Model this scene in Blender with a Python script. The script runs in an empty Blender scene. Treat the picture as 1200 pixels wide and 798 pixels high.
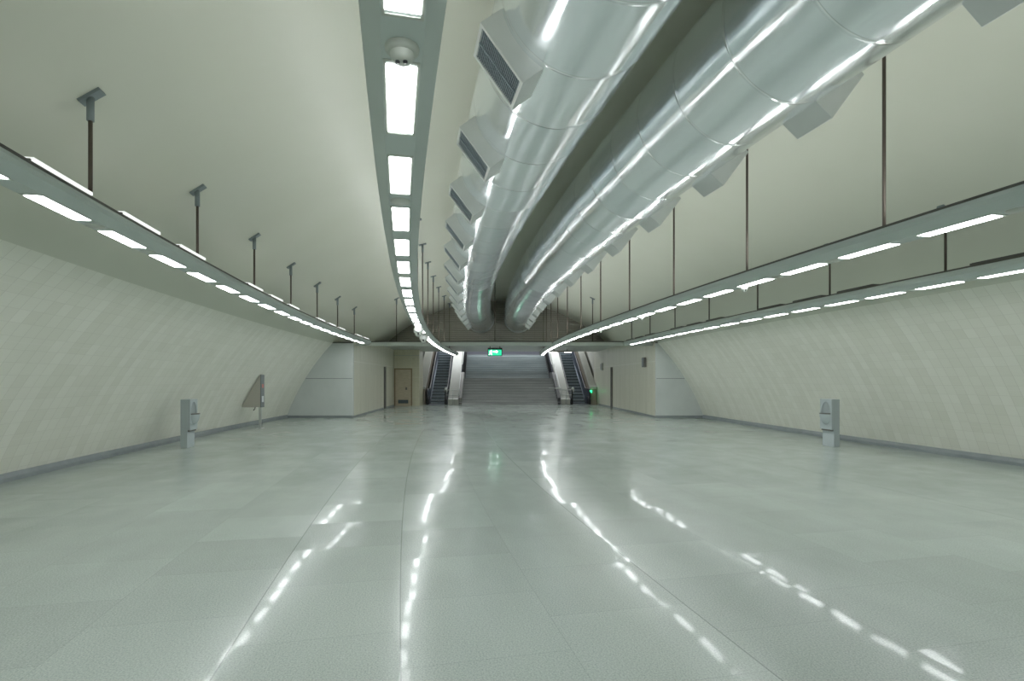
import bpy, bmesh, math, random
from mathutils import Vector, Matrix, noise
random.seed(7)
PI = math.pi
scene = bpy.context.scene
COL = scene.collection
F_PX = 620.0
CAM_H = 1.55

# ------------------------------------------------------------------ materials
def mat(name, color=(.5, .5, .5), rough=.5, metal=0.0, emit=None, strength=0.0, spec=.5):
    m = bpy.data.materials.new(name); m.use_nodes = True
    b = m.node_tree.nodes['Principled BSDF']
    b.inputs['Base Color'].default_value = (*color, 1)
    b.inputs['Roughness'].default_value = rough
    b.inputs['Metallic'].default_value = metal
    b.inputs['Specular IOR Level'].default_value = spec
    if emit:
        b.inputs['Emission Color'].default_value = (*emit, 1)
        b.inputs['Emission Strength'].default_value = strength
    return m

class NT:
    def __init__(self, m):
        self.t = m.node_tree; self.b = self.t.nodes['Principled BSDF']
    def n(self, typ, **kw):
        nd = self.t.nodes.new(typ)
        for k, v in kw.items(): setattr(nd, k, v)
        return nd
    def l(self, a, b): self.t.links.new(a, b)
    def math(self, op, a, b=None):
        nd = self.n('ShaderNodeMath', operation=op)
        for i, v in enumerate((a, b)):
            if v is None: continue
            if isinstance(v, (int, float)): nd.inputs[i].default_value = v
            else: self.l(v, nd.inputs[i])
        return nd.outputs[0]
    def ramp(self, fac, stops):
        r = self.n('ShaderNodeValToRGB')
        els = r.color_ramp.elements
        while len(els) < len(stops): els.new(.5)
        for e, (p, c) in zip(els, stops):
            e.position = p; e.color = (*c, 1) if len(c) == 3 else c
        self.l(fac, r.inputs[0]); return r.outputs[0]
    def mix(self, fac, a, b, mode='MIX'):
        nd = self.n('ShaderNodeMix', data_type='RGBA', blend_type=mode)
        for sock, v in ((nd.inputs[0], fac), (nd.inputs[6], a), (nd.inputs[7], b)):
            if isinstance(v, (int, float)): sock.default_value = v
            elif isinstance(v, tuple): sock.default_value = (*v, 1)
            else: self.l(v, sock)
        return nd.outputs[2]
    def noise(self, vec, scale, detail=3, rough=.5, dim='3D'):
        nd = self.n('ShaderNodeTexNoise', noise_dimensions=dim)
        nd.inputs['Scale'].default_value = scale; nd.inputs['Detail'].default_value = detail
        nd.inputs['Roughness'].default_value = rough
        if vec is not None: self.l(vec, nd.inputs['Vector'])
        return nd.outputs[0]
    def uv(self):
        return self.n('ShaderNodeTexCoord').outputs['UV']
    def obj(self):
        return self.n('ShaderNodeTexCoord').outputs['Object']
    def mapping(self, vec, scale):
        mp = self.n('ShaderNodeMapping'); mp.inputs['Scale'].default_value = scale
        self.l(vec, mp.inputs[0]); return mp.outputs[0]
    def bump(self, h, strength, dist=.01, normal=None):
        bm_ = self.n('ShaderNodeBump'); bm_.inputs['Strength'].default_value = strength
        bm_.inputs['Distance'].default_value = dist
        self.l(h, bm_.inputs['Height'])
        if normal is not None: self.l(normal, bm_.inputs['Normal'])
        return bm_.outputs[0]

def floor_material():
    m = mat('polished_granite', rough=.13, spec=.22); N = NT(m)
    uv = N.uv(); sep = N.n('ShaderNodeSeparateXYZ'); N.l(uv, sep.inputs[0])
    s, u = sep.outputs[0], sep.outputs[1]
    uo = N.math('ADD', u, 2.42 + 9.6)
    row = N.math('FLOOR', N.math('DIVIDE', uo, .96))
    shift = N.math('MULTIPLY', N.math('FRACT', N.math('MULTIPLY', row, .5)), 1.0)
    colf = N.math('ADD', N.math('DIVIDE', s, .86), shift)
    col = N.math('FLOOR', colf)
    cell = N.n('ShaderNodeCombineXYZ'); N.l(row, cell.inputs[0]); N.l(col, cell.inputs[1])
    wn = N.n('ShaderNodeTexWhiteNoise', noise_dimensions='2D'); N.l(cell.outputs[0], wn.inputs['Vector'])
    # joints
    fu = N.math('ABSOLUTE', N.math('SUBTRACT', N.math('FRACT', N.math('DIVIDE', uo, .96)), .5))
    fs = N.math('ABSOLUTE', N.math('SUBTRACT', N.math('FRACT', colf), .5))
    ju = N.math('GREATER_THAN', fu, .5 - .003/.96); js = N.math('GREATER_THAN', fs, .5 - .003/.86)
    joint = N.math('MAXIMUM', ju, js)
    jbig = None
    for uj in (-3.38, -2.42, -.50, 4.30):
        q = N.math('LESS_THAN', N.math('ABSOLUTE', N.math('SUBTRACT', u, uj)), .005)
        jbig = q if jbig is None else N.math('MAXIMUM', jbig, q)
    sp = N.noise(uv, 95, 3, .75)
    spk = N.ramp(sp, [(.32, (.30, .345, .32)), (.5, (.42, .47, .44)), (.68, (.53, .58, .545))])
    tone = N.ramp(wn.outputs['Value'], [(0, (.95, .95, .95)), (1, (1.03, 1.03, 1.03))])
    c = N.mix(1.0, spk, tone, 'MULTIPLY')
    lo = N.ramp(N.noise(N.mapping(uv, (.35, .8, 1)), .9, 4, .6), [(.3, (.88, .89, .88)), (.7, (1.06, 1.06, 1.06))])
    c = N.mix(1.0, c, lo, 'MULTIPLY')
    c = N.mix(N.math('MULTIPLY', joint, .20), c, (.13, .15, .14))
    c = N.mix(N.math('MULTIPLY', jbig, .42), c, (.10, .12, .11))
    N.l(c, N.b.inputs['Base Color'])
    # every slab is laid a touch out of level
    geo = N.n('ShaderNodeNewGeometry')
    v1 = N.n('ShaderNodeVectorMath', operation='SUBTRACT'); N.l(wn.outputs['Color'], v1.inputs[0]); v1.inputs[1].default_value = (.5, .5, .5)
    v2 = N.n('ShaderNodeVectorMath', operation='MULTIPLY'); N.l(v1.outputs[0], v2.inputs[0]); v2.inputs[1].default_value = (.032, .032, 0)
    v3 = N.n('ShaderNodeVectorMath', operation='ADD'); N.l(geo.outputs['Normal'], v3.inputs[0]); N.l(v2.outputs[0], v3.inputs[1])
    v4 = N.n('ShaderNodeVectorMath', operation='NORMALIZE'); N.l(v3.outputs[0], v4.inputs[0])
    N.l(N.bump(N.noise(uv, 2.6, 2, .5), .034, .02, v4.outputs[0]), N.b.inputs['Normal'])
    N.l(N.ramp(N.noise(uv, 1.6, 4, .6), [(.36, (.17,)*3), (.62, (.25,)*3)]), N.b.inputs['Roughness'])
    # worn polish: a thin sealed layer that comes and goes
    N.l(N.ramp(N.noise(uv, 1.9, 3, .6), [(.36, (.15,)*3), (.62, (.30,)*3)]), N.b.inputs['Coat Weight'])
    N.b.inputs['Coat Roughness'].default_value = .05; N.b.inputs['Coat IOR'].default_value = 1.4
    N.l(N.b.inputs['Normal'].links[0].from_socket, N.b.inputs['Coat Normal'])
    return m

def tile_material(name, c1, c2, tw, th, vert=True):
    """glazed tiles; uv = (metres along, metres up)"""
    m = mat(name, rough=.3, spec=.45); N = NT(m)
    uv = N.uv(); sep = N.n('ShaderNodeSeparateXYZ'); N.l(uv, sep.inputs[0])
    s, v = sep.outputs[0], sep.outputs[1]
    colf = N.math('DIVIDE', s, tw); col = N.math('FLOOR', colf)
    rowf = N.math('DIVIDE', v, th); row = N.math('FLOOR', rowf)
    def wn2(a, b):
        cb = N.n('ShaderNodeCombineXYZ'); N.l(a, cb.inputs[0])
        if b is not None: N.l(b, cb.inputs[1])
        w = N.n('ShaderNodeTexWhiteNoise', noise_dimensions='2D'); N.l(cb.outputs[0], w.inputs['Vector']); return w
    wc = wn2(col, row); wcol = wn2(col, None)
    t = N.math('ADD', N.math('MULTIPLY', wc.outputs['Value'], .45), N.math('MULTIPLY', wcol.outputs['Value'], .55))
    c = N.ramp(t, [(.1, c1), (.9, c2)])
    fs = N.math('ABSOLUTE', N.math('SUBTRACT', N.math('FRACT', colf), .5))
    fv = N.math('ABSOLUTE', N.math('SUBTRACT', N.math('FRACT', rowf), .5))
    js = N.math('GREATER_THAN', fs, .5 - .004/tw); jv = N.math('GREATER_THAN', fv, .5 - .003/th)
    c = N.mix(N.math('MULTIPLY', N.math('MAXIMUM', js, N.math('MULTIPLY', jv, .7)), .38), c, (.45, .43, .37))
    # a few raised, lighter horizontal courses
    f5 = N.math('FRACT', N.math('DIVIDE', N.math('ADD', v, .12), th * 4))
    band = N.math('LESS_THAN', f5, .018)
    c = N.mix(N.math('MULTIPLY', band, .5), c, (.84, .83, .76))
    N.l(c, N.b.inputs['Base Color'])
    geo = N.n('ShaderNodeNewGeometry')
    v1 = N.n('ShaderNodeVectorMath', operation='SUBTRACT'); N.l(wc.outputs['Color'], v1.inputs[0]); v1.inputs[1].default_value = (.5, .5, .5)
    v2 = N.n('ShaderNodeVectorMath', operation='SCALE'); N.l(v1.outputs[0], v2.inputs[0]); v2.inputs[3].default_value = .02
    v3 = N.n('ShaderNodeVectorMath', operation='ADD'); N.l(geo.outputs['Normal'], v3.inputs[0]); N.l(v2.outputs[0], v3.inputs[1])
    v4 = N.n('ShaderNodeVectorMath', operation='NORMALIZE'); N.l(v3.outputs[0], v4.inputs[0])
    N.l(v4.outputs[0], N.b.inputs['Normal'])
    return m

def mottled(name, c1, c2, scale, rough, metal=0, spec=.5, bump=0, stretch=(1, 1, 1), coords='obj'):
    m = mat(name, c1, rough, metal, spec=spec); N = NT(m)
    vec = N.mapping(N.obj() if coords == 'obj' else N.uv(), stretch)
    n = N.noise(vec, scale, 4, .55)
    N.l(N.ramp(n, [(.3, c1), (.7, c2)]), N.b.inputs['Base Color'])
    if bump: N.l(N.bump(n, bump, .02), N.b.inputs['Normal'])
    return m

def stone_material(name, c1, c2, scale, rough, stretch):
    m = mottled(name, c1, c2, scale, rough, stretch=stretch); N = NT(m)
    src = N.b.inputs['Base Color'].links[0].from_socket
    sep = N.n('ShaderNodeSeparateXYZ'); N.l(N.obj(), sep.inputs[0])
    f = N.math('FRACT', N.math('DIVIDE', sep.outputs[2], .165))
    k = N.ramp(f, [(.0, (.80,)*3), (.45, (1, 1, 1)), (.74, (1, 1, 1)), (.80, (.30,)*3), (.88, (.36,)*3), (.93, (1.12,)*3)])  # shade lines of nosings and riser feet painted into the stone colour
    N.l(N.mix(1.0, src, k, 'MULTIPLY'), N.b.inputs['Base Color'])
    return m

def duct_material():
    m = mat('aluminium_cladding', (.72, .75, .76), .17, .86); N = NT(m)
    uv = N.uv()
    sep = N.n('ShaderNodeSeparateXYZ'); N.l(uv, sep.inputs[0])
    sheet = N.math('FLOOR', N.math('DIVIDE', sep.outputs[0], SHEET))
    w = N.n('ShaderNodeTexWhiteNoise', noise_dimensions='1D'); N.l(sheet, w.inputs['W'])
    c = N.ramp(w.outputs['Value'], [(0, (.80, .86, .89)), (1, (.88, .93, .95))])
    fr = N.math('FRACT', N.math('DIVIDE', sep.outputs[0], SHEET))
    c = N.mix(N.math('LESS_THAN', fr, .012), c, (.97, .98, .98))
    c = N.mix(N.math('GREATER_THAN', fr, .992), c, (.60, .63, .65))
    N.l(c, N.b.inputs['Base Color'])
    n = N.noise(N.mapping(uv, (.45, 3.2, 1)), 1.6, 2, .5)
    geo = N.n('ShaderNodeNewGeometry')
    v1 = N.n('ShaderNodeVectorMath', operation='SUBTRACT'); N.l(w.outputs['Color'], v1.inputs[0]); v1.inputs[1].default_value = (.5, .5, .5)
    v2 = N.n('ShaderNodeVectorMath', operation='SCALE'); N.l(v1.outputs[0], v2.inputs[0]); v2.inputs[3].default_value = .06
    v3 = N.n('ShaderNodeVectorMath', operation='ADD'); N.l(geo.outputs['Normal'], v3.inputs[0]); N.l(v2.outputs[0], v3.inputs[1])
    v4 = N.n('ShaderNodeVectorMath', operation='NORMALIZE'); N.l(v3.outputs[0], v4.inputs[0])
    seam = N.ramp(fr, [(0, (.5,)*3), (.018, (1,)*3), (.036, (0,)*3), (.97, (0,)*3), (1, (.5,)*3)])
    nb = N.bump(seam, .35, .012, v4.outputs[0])
    N.l(N.bump(n, .16, .05, nb), N.b.inputs['Normal'])
    N.l(N.ramp(N.noise(uv, 2.5, 3), [(.3, (.13,)*3), (.75, (.25,)*3)]), N.b.inputs['Roughness'])
    return m

def slat_material():
    m = mat('metal_slats', (.30, .285, .25), .34, .85); N = NT(m)
    uv = N.uv(); sep = N.n('ShaderNodeSeparateXYZ'); N.l(uv, sep.inputs[0])
    fx = N.math('ABSOLUTE', N.math('SUBTRACT', N.math('FRACT', N.math('DIVIDE', sep.outputs[0], .62)), .5))
    j = N.math('GREATER_THAN', fx, .492)
    fz = N.math('FRACT', N.math('DIVIDE', sep.outputs[1], .105))
    g = N.math('LESS_THAN', fz, .14)
    c = N.mix(N.math('MAXIMUM', N.math('MULTIPLY', j, .35), N.math('MULTIPLY', g, .8)), (.30, .285, .25), (.08, .075, .066))
    N.l(c, N.b.inputs['Base Color'])
    return m

SHEET = 0.925
M = dict(
    floor=floor_material(),
    plaster=mottled('painted_plaster', (.60, .61, .51), (.63, .64, .545), .5, .36, spec=.4),
    tile=tile_material('cream_wall_tiles', (.77, .77, .675), (.85, .85, .765), .20, .20),
    boxtile=tile_material('cream_box_tiles', (.64, .63, .52), (.72, .71, .60), .15, .60),
    yellow_tile=tile_material('pale_yellow_tiles', (.60, .57, .42), (.66, .63, .48), .15, .15),
    concrete=mottled('grey_panel', (.56, .60, .59), (.62, .655, .645), 1.3, .5),
    baseboard=mottled('grey_skirting', (.20, .23, .24), (.26, .29, .30), 3, .4),
    track=mat('grey_painted_metal', (.50, .56, .54), .45, .0),
    trackdark=mat('dark_metal_edge', (.09, .085, .075), .5, .2),
    lamp=mat('lamp_white', (.9, .9, .9), .4, 0, (.955, 1.0, 1.0), 7.6),
    upfill=mat('vault_fill_white', (.9, .9, .9), .4, 0, (.96, 1.0, .98), 9.2),  # added fill glow for the vault, out of view on the centre tracks
    upsoft=mat('uplight_soft', (.9, .9, .9), .4, 0, (.97, 1.0, .96), .34),
    rod=mat('brown_steel_rod', (.085, .065, .05), .5, .3),
    bracket=mat('grey_bracket', (.20, .24, .25), .5, .2),
    disc=mat('pale_plastic', (.47, .50, .45), .5),
    white=mat('white_plastic', (.78, .80, .78), .35),
    black=mat('black_rubber', (.012, .012, .016), .45),
    duct=duct_material(),
    outlet=mottled('outlet_sheet_metal', (.50, .53, .51), (.56, .59, .57), 2, .42, .35),
    grille=mat('grille_metal', (.16, .20, .22), .5, .3),
    grilledark=mat('grille_back', (.05, .065, .075), .6),
    slats=slat_material(),
    slab=mottled('slab_white', (.52, .55, .52), (.56, .59, .56), .7, .4),
    slabline=mat('slab_dark_edge', (.09, .085, .08), .6),
    wood=mottled('limed_wood', (.46, .385, .27), (.60, .52, .39), 3.5, .5, stretch=(1, 1, 9)),
    woodframe=mat('dark_wood_frame', (.24, .18, .11), .5),
    post=mat('dark_steel', (.16, .155, .145), .4, .5),
    steel=mat('brushed_steel', (.62, .64, .63), .28, 1.0),
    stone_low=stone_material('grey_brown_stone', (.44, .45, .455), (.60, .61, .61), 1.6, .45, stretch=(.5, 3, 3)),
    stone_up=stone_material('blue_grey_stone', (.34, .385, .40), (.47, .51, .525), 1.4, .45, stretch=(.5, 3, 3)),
    darkstone=mat('dark_stone', (.055, .055, .06), .5),
    cream=mottled('cream_metal_deck', (.46, .47, .42), (.52, .525, .47), .8, .35),
    brownpanel=mat('brown_metal_panel', (.27, .235, .185), .4, .3),
    step=mat('escalator_step', (.10, .12, .14), .4, .4),
    riser=mat('escalator_riser', (.66, .75, .82), .5, .0),
    balus=mat('escalator_balustrade', (.075, .09, .125), .3, .5),
    skirt=mat('escalator_skirt', (.16, .18, .21), .3, .8),
    helpgrey=mottled('pale_grey_enamel', (.44, .50, .52), (.48, .54, .56), 3, .45),
    helpshade=mat('grey_enamel_shaded', (.37, .42, .43), .5),  # darker enamel: shade of the sides painted in, niche lined with it too
    cabinet=mat('taupe_metal', (.46, .44, .385), .45, .1),
    cabfront=mat('dark_grey_front', (.17, .19, .20), .4),
    red=mat('red_sticker', (.62, .20, .17), .5),
    sticker=mat('white_sticker', (.72, .74, .78), .5),
    signblack=mat('black_sign_case', (.012, .014, .014), .4),
    green=mat('lit_green_panel', (.0, .25, .12), .4, 0, (.015, .42, .20), .8),
    signwhite=mat('lit_white_sign', (.9, .9, .9), .4, 0, (.85, 1, .93), 1.1),
    greenlamp=mat('green_lamp', (.0, .5, .15), .4, 0, (.02, .8, .22), 1.2),
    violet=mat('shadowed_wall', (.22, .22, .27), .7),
    stairwall=mat('stair_hall_plaster', (.55, .55, .50), .6),
)

# ------------------------------------------------------------------ helpers
class MB:
    """collects faces for one mesh; several material slots, optional uv"""
    def __init__(self): self.v = []; self.f = []; self.m = []; self.uv = {}; self.sm = []
    def add(self, verts, faces, mi=0, uvs=None, smooth=False):
        o = len(self.v); self.v += [tuple(p) for p in verts]
        for k, f in enumerate(faces):
            self.f.append([i + o for i in f]); self.m.append(mi); self.sm.append(smooth)
            if uvs is not None: self.uv[len(self.f) - 1] = [uvs[i] for i in f]
        return self
    def box(self, x0, x1, y0, y1, z0, z1, mi=0, xf=None):
        p = [Vector((x, y, z)) for z in (z0, z1) for y in (y0, y1) for x in (x0, x1)]
        if xf: p = [xf(q) if callable(xf) else xf @ q for q in p]
        uvs = [(a.x + a.y, a.z) for a in p]
        return self.add(p, [(0, 2, 3, 1), (4, 5, 7, 6), (0, 1, 5, 4), (2, 6, 7, 3), (0, 4, 6, 2), (1, 3, 7, 5)], mi, uvs)
    def prism(self, poly, axis, a, b, mi=0):
        """poly = 2d points; extruded along axis 0,1,2 between a and b"""
        def P(q, t):
            r = [q[0], q[1]]; r.insert(axis, t); return Vector(r)
        n = len(poly); vs = [P(q, a) for q in poly] + [P(q, b) for q in poly]
        uvs = [(p.x + p.y, p.z) for p in vs]
        fs = [tuple(range(n))[::-1], tuple(range(n, 2*n))] + [(i, (i+1) % n, (i+1) % n + n, i + n) for i in range(n)]
        return self.add(vs, fs, mi, uvs)
    def tube(self, pts, r, seg=10, mi=0, cap=True):
        pts = [Vector(p) for p in pts]; rings = []; n0 = None
        for i, p in enumerate(pts):
            d = (pts[min(i+1, len(pts)-1)] - pts[max(i-1, 0)]).normalized()
            if n0 is None: n0 = d.orthogonal().normalized()
            n0 = (n0 - d * n0.dot(d)).normalized(); b = d.cross(n0)
            rr = r[i] if isinstance(r, (list, tuple)) else r
            rings.append([p + (n0*math.cos(2*PI*k/seg) + b*math.sin(2*PI*k/seg))*rr for k in range(seg)])
        vs = [q for R in rings for q in R]; fs = []
        for i in range(len(pts)-1):
            for k in range(seg):
                fs.append((i*seg+k, i*seg+(k+1) % seg, (i+1)*seg+(k+1) % seg, (i+1)*seg+k))
        self.add(vs, fs, mi, smooth=True)
        if cap:
            o = len(self.v) - len(vs)
            self.f.append([o+k for k in range(seg)][::-1]); self.m.append(mi); self.sm.append(False)
            self.f.append([o+(len(pts)-1)*seg+k for k in range(seg)]); self.m.append(mi); self.sm.append(False)
        return self
    def lathe(self, prof, c, seg=24, mi=0, axis='z', smooth=True):
        """prof = (r, h) list revolved about the axis through c"""
        vs = []
        for r, h in prof:
            for k in range(seg):
                a = 2*PI*k/seg
                q = (r*math.cos(a), r*math.sin(a), h)
                if axis == 'y': q = (q[0], q[2], q[1])
                if axis == 'x': q = (q[2], q[0], q[1])
                vs.append(Vector(c) + Vector(q))
        fs = [(i*seg+k, i*seg+(k+1) % seg, (i+1)*seg+(k+1) % seg, (i+1)*seg+k) for i in range(len(prof)-1) for k in range(seg)]
        self.add(vs, fs, mi, smooth=smooth)
        return self
    def build(self, name, mats, parent=None, loc=None, bevel=0, fixn=True, smooth=None):
        me = bpy.data.meshes.new(name)
        off = Vector(loc) if loc is not None else Vector((0, 0, 0))
        me.from_pydata([Vector(p) - off for p in self.v], [], self.f)
        if not isinstance(mats, (list, tuple)): mats = [mats]
        for m in mats: me.materials.append(m)
        for p, mi, s in zip(me.polygons, self.m, self.sm):
            p.material_index = mi; p.use_smooth = s if smooth is None else smooth
        if self.uv:
            ul = me.uv_layers.new(name='UVMap')
            for p in me.polygons:
                us = self.uv.get(p.index)
                if us:
                    for li, q in zip(p.loop_indices, us): ul.data[li].uv = q
        if fixn:
            bm = bmesh.new(); bm.from_mesh(me); bmesh.ops.recalc_face_normals(bm, faces=bm.faces); bm.to_mesh(me); bm.free()
        o = bpy.data.objects.new(name, me); COL.objects.link(o)
        if parent is not None:
            o.parent = parent
        if loc is not None and parent is None: o.location = off
        if bevel:
            bv = o.modifiers.new('bevel', 'BEVEL'); bv.width = bevel; bv.segments = 2; bv.limit_method = 'ANGLE'
        return o

def tag(o, label=None, cat=None, group=None, kind=None):
    for k, v in (('label', label), ('category', cat), ('group', group), ('kind', kind)):
        if v: o[k] = v
    return o
def struct(o): o['kind'] = 'structure'; return o
def thing(name, label, cat, loc=(0, 0, 0), rz=0, group=None):
    o = bpy.data.objects.new(name, None); COL.objects.link(o); o.location = loc; o.rotation_euler = (0, 0, rz)
    o.empty_display_size = .2
    return tag(o, label, cat, group)
def copy_tree(o, parent=None):
    c = o.copy(); COL.objects.link(c)
    if parent is not None: c.parent = parent
    for ch in list(o.children): copy_tree(ch, c)
    return c

# ------------------------------------------------------------------ the curve of the hall
TH0 = math.radians(-14.0); KAP = math.radians(.5); X0 = 2.55
R_V, ZC = 9.05, -3.15
def heading(s): return TH0 + KAP*s
def centre(s):
    t = heading(s)
    return Vector((X0 + (-math.cos(t) + math.cos(TH0))/KAP, (math.sin(t) - math.sin(TH0))/KAP, 0))
def W(s, u, z=0.0):
    t = heading(s); return centre(s) + Vector((math.cos(t)*u, -math.sin(t)*u, z))
def frame(s, u, z):
    """matrix: x to the right, y along the hall, z up, at a station of the curve"""
    return Matrix.Translation(W(s, u, z)) @ Matrix.Rotation(-heading(s), 4, 'Z')
def s_at_y(y, u=0):
    lo, hi = -20, 60
    for _ in range(50):
        m = (lo+hi)/2
        if W(m, u).y < y: lo = m
        else: hi = m
    return lo
S_BACK, Y_GABLE = -13.0, 29.2
S_END = s_at_y(Y_GABLE)
Z_TILE = 3.04
PHI_B = math.acos(-ZC/R_V); PHI_T = math.acos((Z_TILE-ZC)/R_V)
def stations(a, b, ds):
    n = max(1, int(math.ceil((b-a)/ds))); return [a + (b-a)*i/n for i in range(n+1)]

def sweep_arc(name, m, p0, p1, n):
    mb = MB(); ss = stations(S_BACK, S_END, .7); vs = []; uv = []
    for s in ss:
        for k in range(n+1):
            p = p0 + (p1-p0)*k/n
            vs.append(W(s, R_V*math.sin(p), max(0, ZC + R_V*math.cos(p)) if k not in (0, n) else ZC + R_V*math.cos(p))); uv.append((s, R_V*abs(p)))
    w = n+1
    fs = [(i*w+k, i*w+k+1, (i+1)*w+k+1, (i+1)*w+k) for i in range(len(ss)-1) for k in range(n)]
    mb.add(vs, fs, 0, uv, True)
    return struct(mb.build(name, m, fixn=False))
sweep_arc('ceiling', M['plaster'], -PHI_T, PHI_T, 48)
sweep_arc('wall_left', M['tile'], -PHI_B, -PHI_T, 16)
sweep_arc('wall_right', M['tile'], PHI_T, PHI_B, 16)

def vault_x(y, z, side):
    """world x of the vault surface at world y and height z"""
    u = side*math.sqrt(R_V**2 - (z-ZC)**2)
    lo = s_at_y(y, u); return W(lo, u).x

# floor
mb = MB(); ss = stations(S_BACK, 33.4, .8); us = [-8.6 + 17.2*k/16 for k in range(17)]
vs = [W(s, u) for s in ss for u in us]; uv = [(s, u) for s in ss for u in us]
mb.add(vs, [(i*17+k, i*17+k+1, (i+1)*17+k+1, (i+1)*17+k) for i in range(len(ss)-1) for k in range(16)], 0, uv)
struct(mb.build('floor', M['floor']))

# skirting
for nm, sd in (('baseboard_left', -1), ('baseboard_right', 1)):
    mb = MB(); ub = R_V*math.sin(PHI_B)
    prof = [(ub-.11, 0), (ub-.11, .055), (ub-.10, .065), (ub-.02, .065), (ub-.045, .15), (ub-.06, .15), (ub+.0, .0)]
    prof = [(ub-.10, 0), (ub-.10, .06), (ub-.075, .13), (ub-.05, .13), (ub, 0)]
    ss = stations(S_BACK, s_at_y(21.45, sd*ub), .8); n = len(prof)
    vs = [W(s, sd*u, z) for s in ss for u, z in prof]
    fs = [(i*n+k, i*n+(k+1) % n, (i+1)*n+(k+1) % n, (i+1)*n+k) for i in range(len(ss)-1) for k in range(n)]
    mb.add(vs, fs); struct(mb.build(nm, M['baseboard']))

# back wall behind the camera closes the hall
mb = MB(); n = 40
pts = [W(S_BACK, R_V*math.sin(-PHI_B + 2*PHI_B*k/n), ZC + R_V*math.cos(-PHI_B + 2*PHI_B*k/n)) for k in range(n+1)]
mb.add(pts, [tuple(range(n+1))]); struct(mb.build('wall_back', M['plaster']))

# ------------------------------------------------------------------ far end of the hall
Y_WING = 21.5
# gable of horizontal metal slats above the slab: real slats in profile
def arc_pts(y, zmin, n=36):
    """points (x, z) of the vault at world y, from left to right, down to zmin"""
    pm = math.acos((zmin-ZC)/R_V); out = []
    for k in range(n+1):
        p = -pm + 2*pm*k/n; u = R_V*math.sin(p)
        out.append((W(s_at_y(y, u), u).x, ZC + R_V*math.cos(p)))
    return out
mb = MB(); zb = 3.40; z = zb; pitch = .105
def span(z):
    z = min(z, 5.895); return vault_x(Y_GABLE, z, -1), vault_x(Y_GABLE, z, 1)
while z < 5.88:
    z1 = min(z + pitch, 5.89)
    a0, b0 = span(z); a1, b1 = span(z1)
    za, zc_ = z + .018, z1
    a, b = span(za)
    yo = Y_GABLE - .06
    def row(x0, x1, zz0, x2, x3, zz1, y0, y1):
        n = 12
        vs = [Vector((x0+(x1-x0)*k/n, y0, zz0)) for k in range(n+1)] + [Vector((x2+(x3-x2)*k/n, y1, zz1)) for k in range(n+1)]
        mb.add(vs, [(k, k+1, n+2+k, n+1+k) for k in range(n)], 0, [(p.x, p.z - zb) for p in vs])
    row(a0, b0, z, a, b, za, yo+.03, yo)                 # shadow groove
    row(a, b, za, a1, b1, zc_, yo, yo)                # slat face
    row(a1, b1, zc_, a1, b1, zc_, yo, yo+.03)
    z = z1
struct(mb.build('wall_gable', M['slats'], fixn=False))

# slab over the stairs, with its dark upper edge
Z_SL0, Z_SL1, Y_SL = 3.33, 3.47, 27.0
def wall_l(y): return -6.48 + (y-21.8)*(-7.0+6.48)/9.6
def wall_r(y): return 5.84 + (y-21.8)*(5.36-5.84)/10.8
mb = MB(); mb.box(-7.6, 6.2, Y_SL, 33.4, Z_SL0, Z_SL1); struct(mb.build('trim_1', M['slab']))
Y_BM = 21.95
def hanging_beam(label, x0, x1, xr):
    t = thing('hanging_beam', label, 'beam', ((x0+x1)/2, Y_BM, 2.975)); h = (x1-x0)/2
    mb = MB(); mb.box(-h, h, -.03, .10, 0, .13); mb.build('fascia', M['slab'], t)
    mb = MB(); mb.box(-h, h, -.05, .12, .13, .175); mb.build('top_edge', M['slabline'], t)
    mb = MB(); mb.box(-h, h, -.02, .08, -.015, 0); mb.build('bottom_edge', M['track'], t)
    ss_ = s_at_y(Y_BM); u = (W(ss_, 0) - Vector((xr, Y_BM, 0))).length * (1 if xr > W(ss_, 0).x else -1)
    zt = math.sqrt(R_V**2 - u*u) + ZC - 2.975; x = xr - (x0+x1)/2
    mb = MB(); mb.tube([(x, .03, .17), (x, .03, zt-.12)], .018, 8); r = mb.build('suspension_rod', M['rod'], t)
    mb = MB(); mtx = Matrix.Translation((x, .03, zt)) @ Matrix.Rotation(math.asin(u/R_V), 4, 'Y')
    mb.box(-.11, .11, -.05, .05, -.03, .005, 0, mtx); mb.tube([(x, .03, zt-.24), (x, .03, zt-.02)], .032, 10); mb.build('ceiling_bracket', M['bracket'], r)
XCL, XCR = W(s_at_y(Y_BM, -2.42), -2.42).x, W(s_at_y(Y_BM, 2.55), 2.55).x
hanging_beam('pale hanging beam across the hall end, left piece, above the tiled wall with the door', wall_l(Y_BM)+.01, XCL-.19, (464.5-600)/620*Y_BM)
hanging_beam('pale hanging beam across the hall end, middle piece under the duct ends', XCL+.19, XCR-.19, (580-600)/620*Y_BM)
hanging_beam('pale hanging beam across the hall end, right piece, above the right escalator', XCR+.19, wall_r(Y_BM)-.01, (694.5-600)/620*Y_BM)

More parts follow.
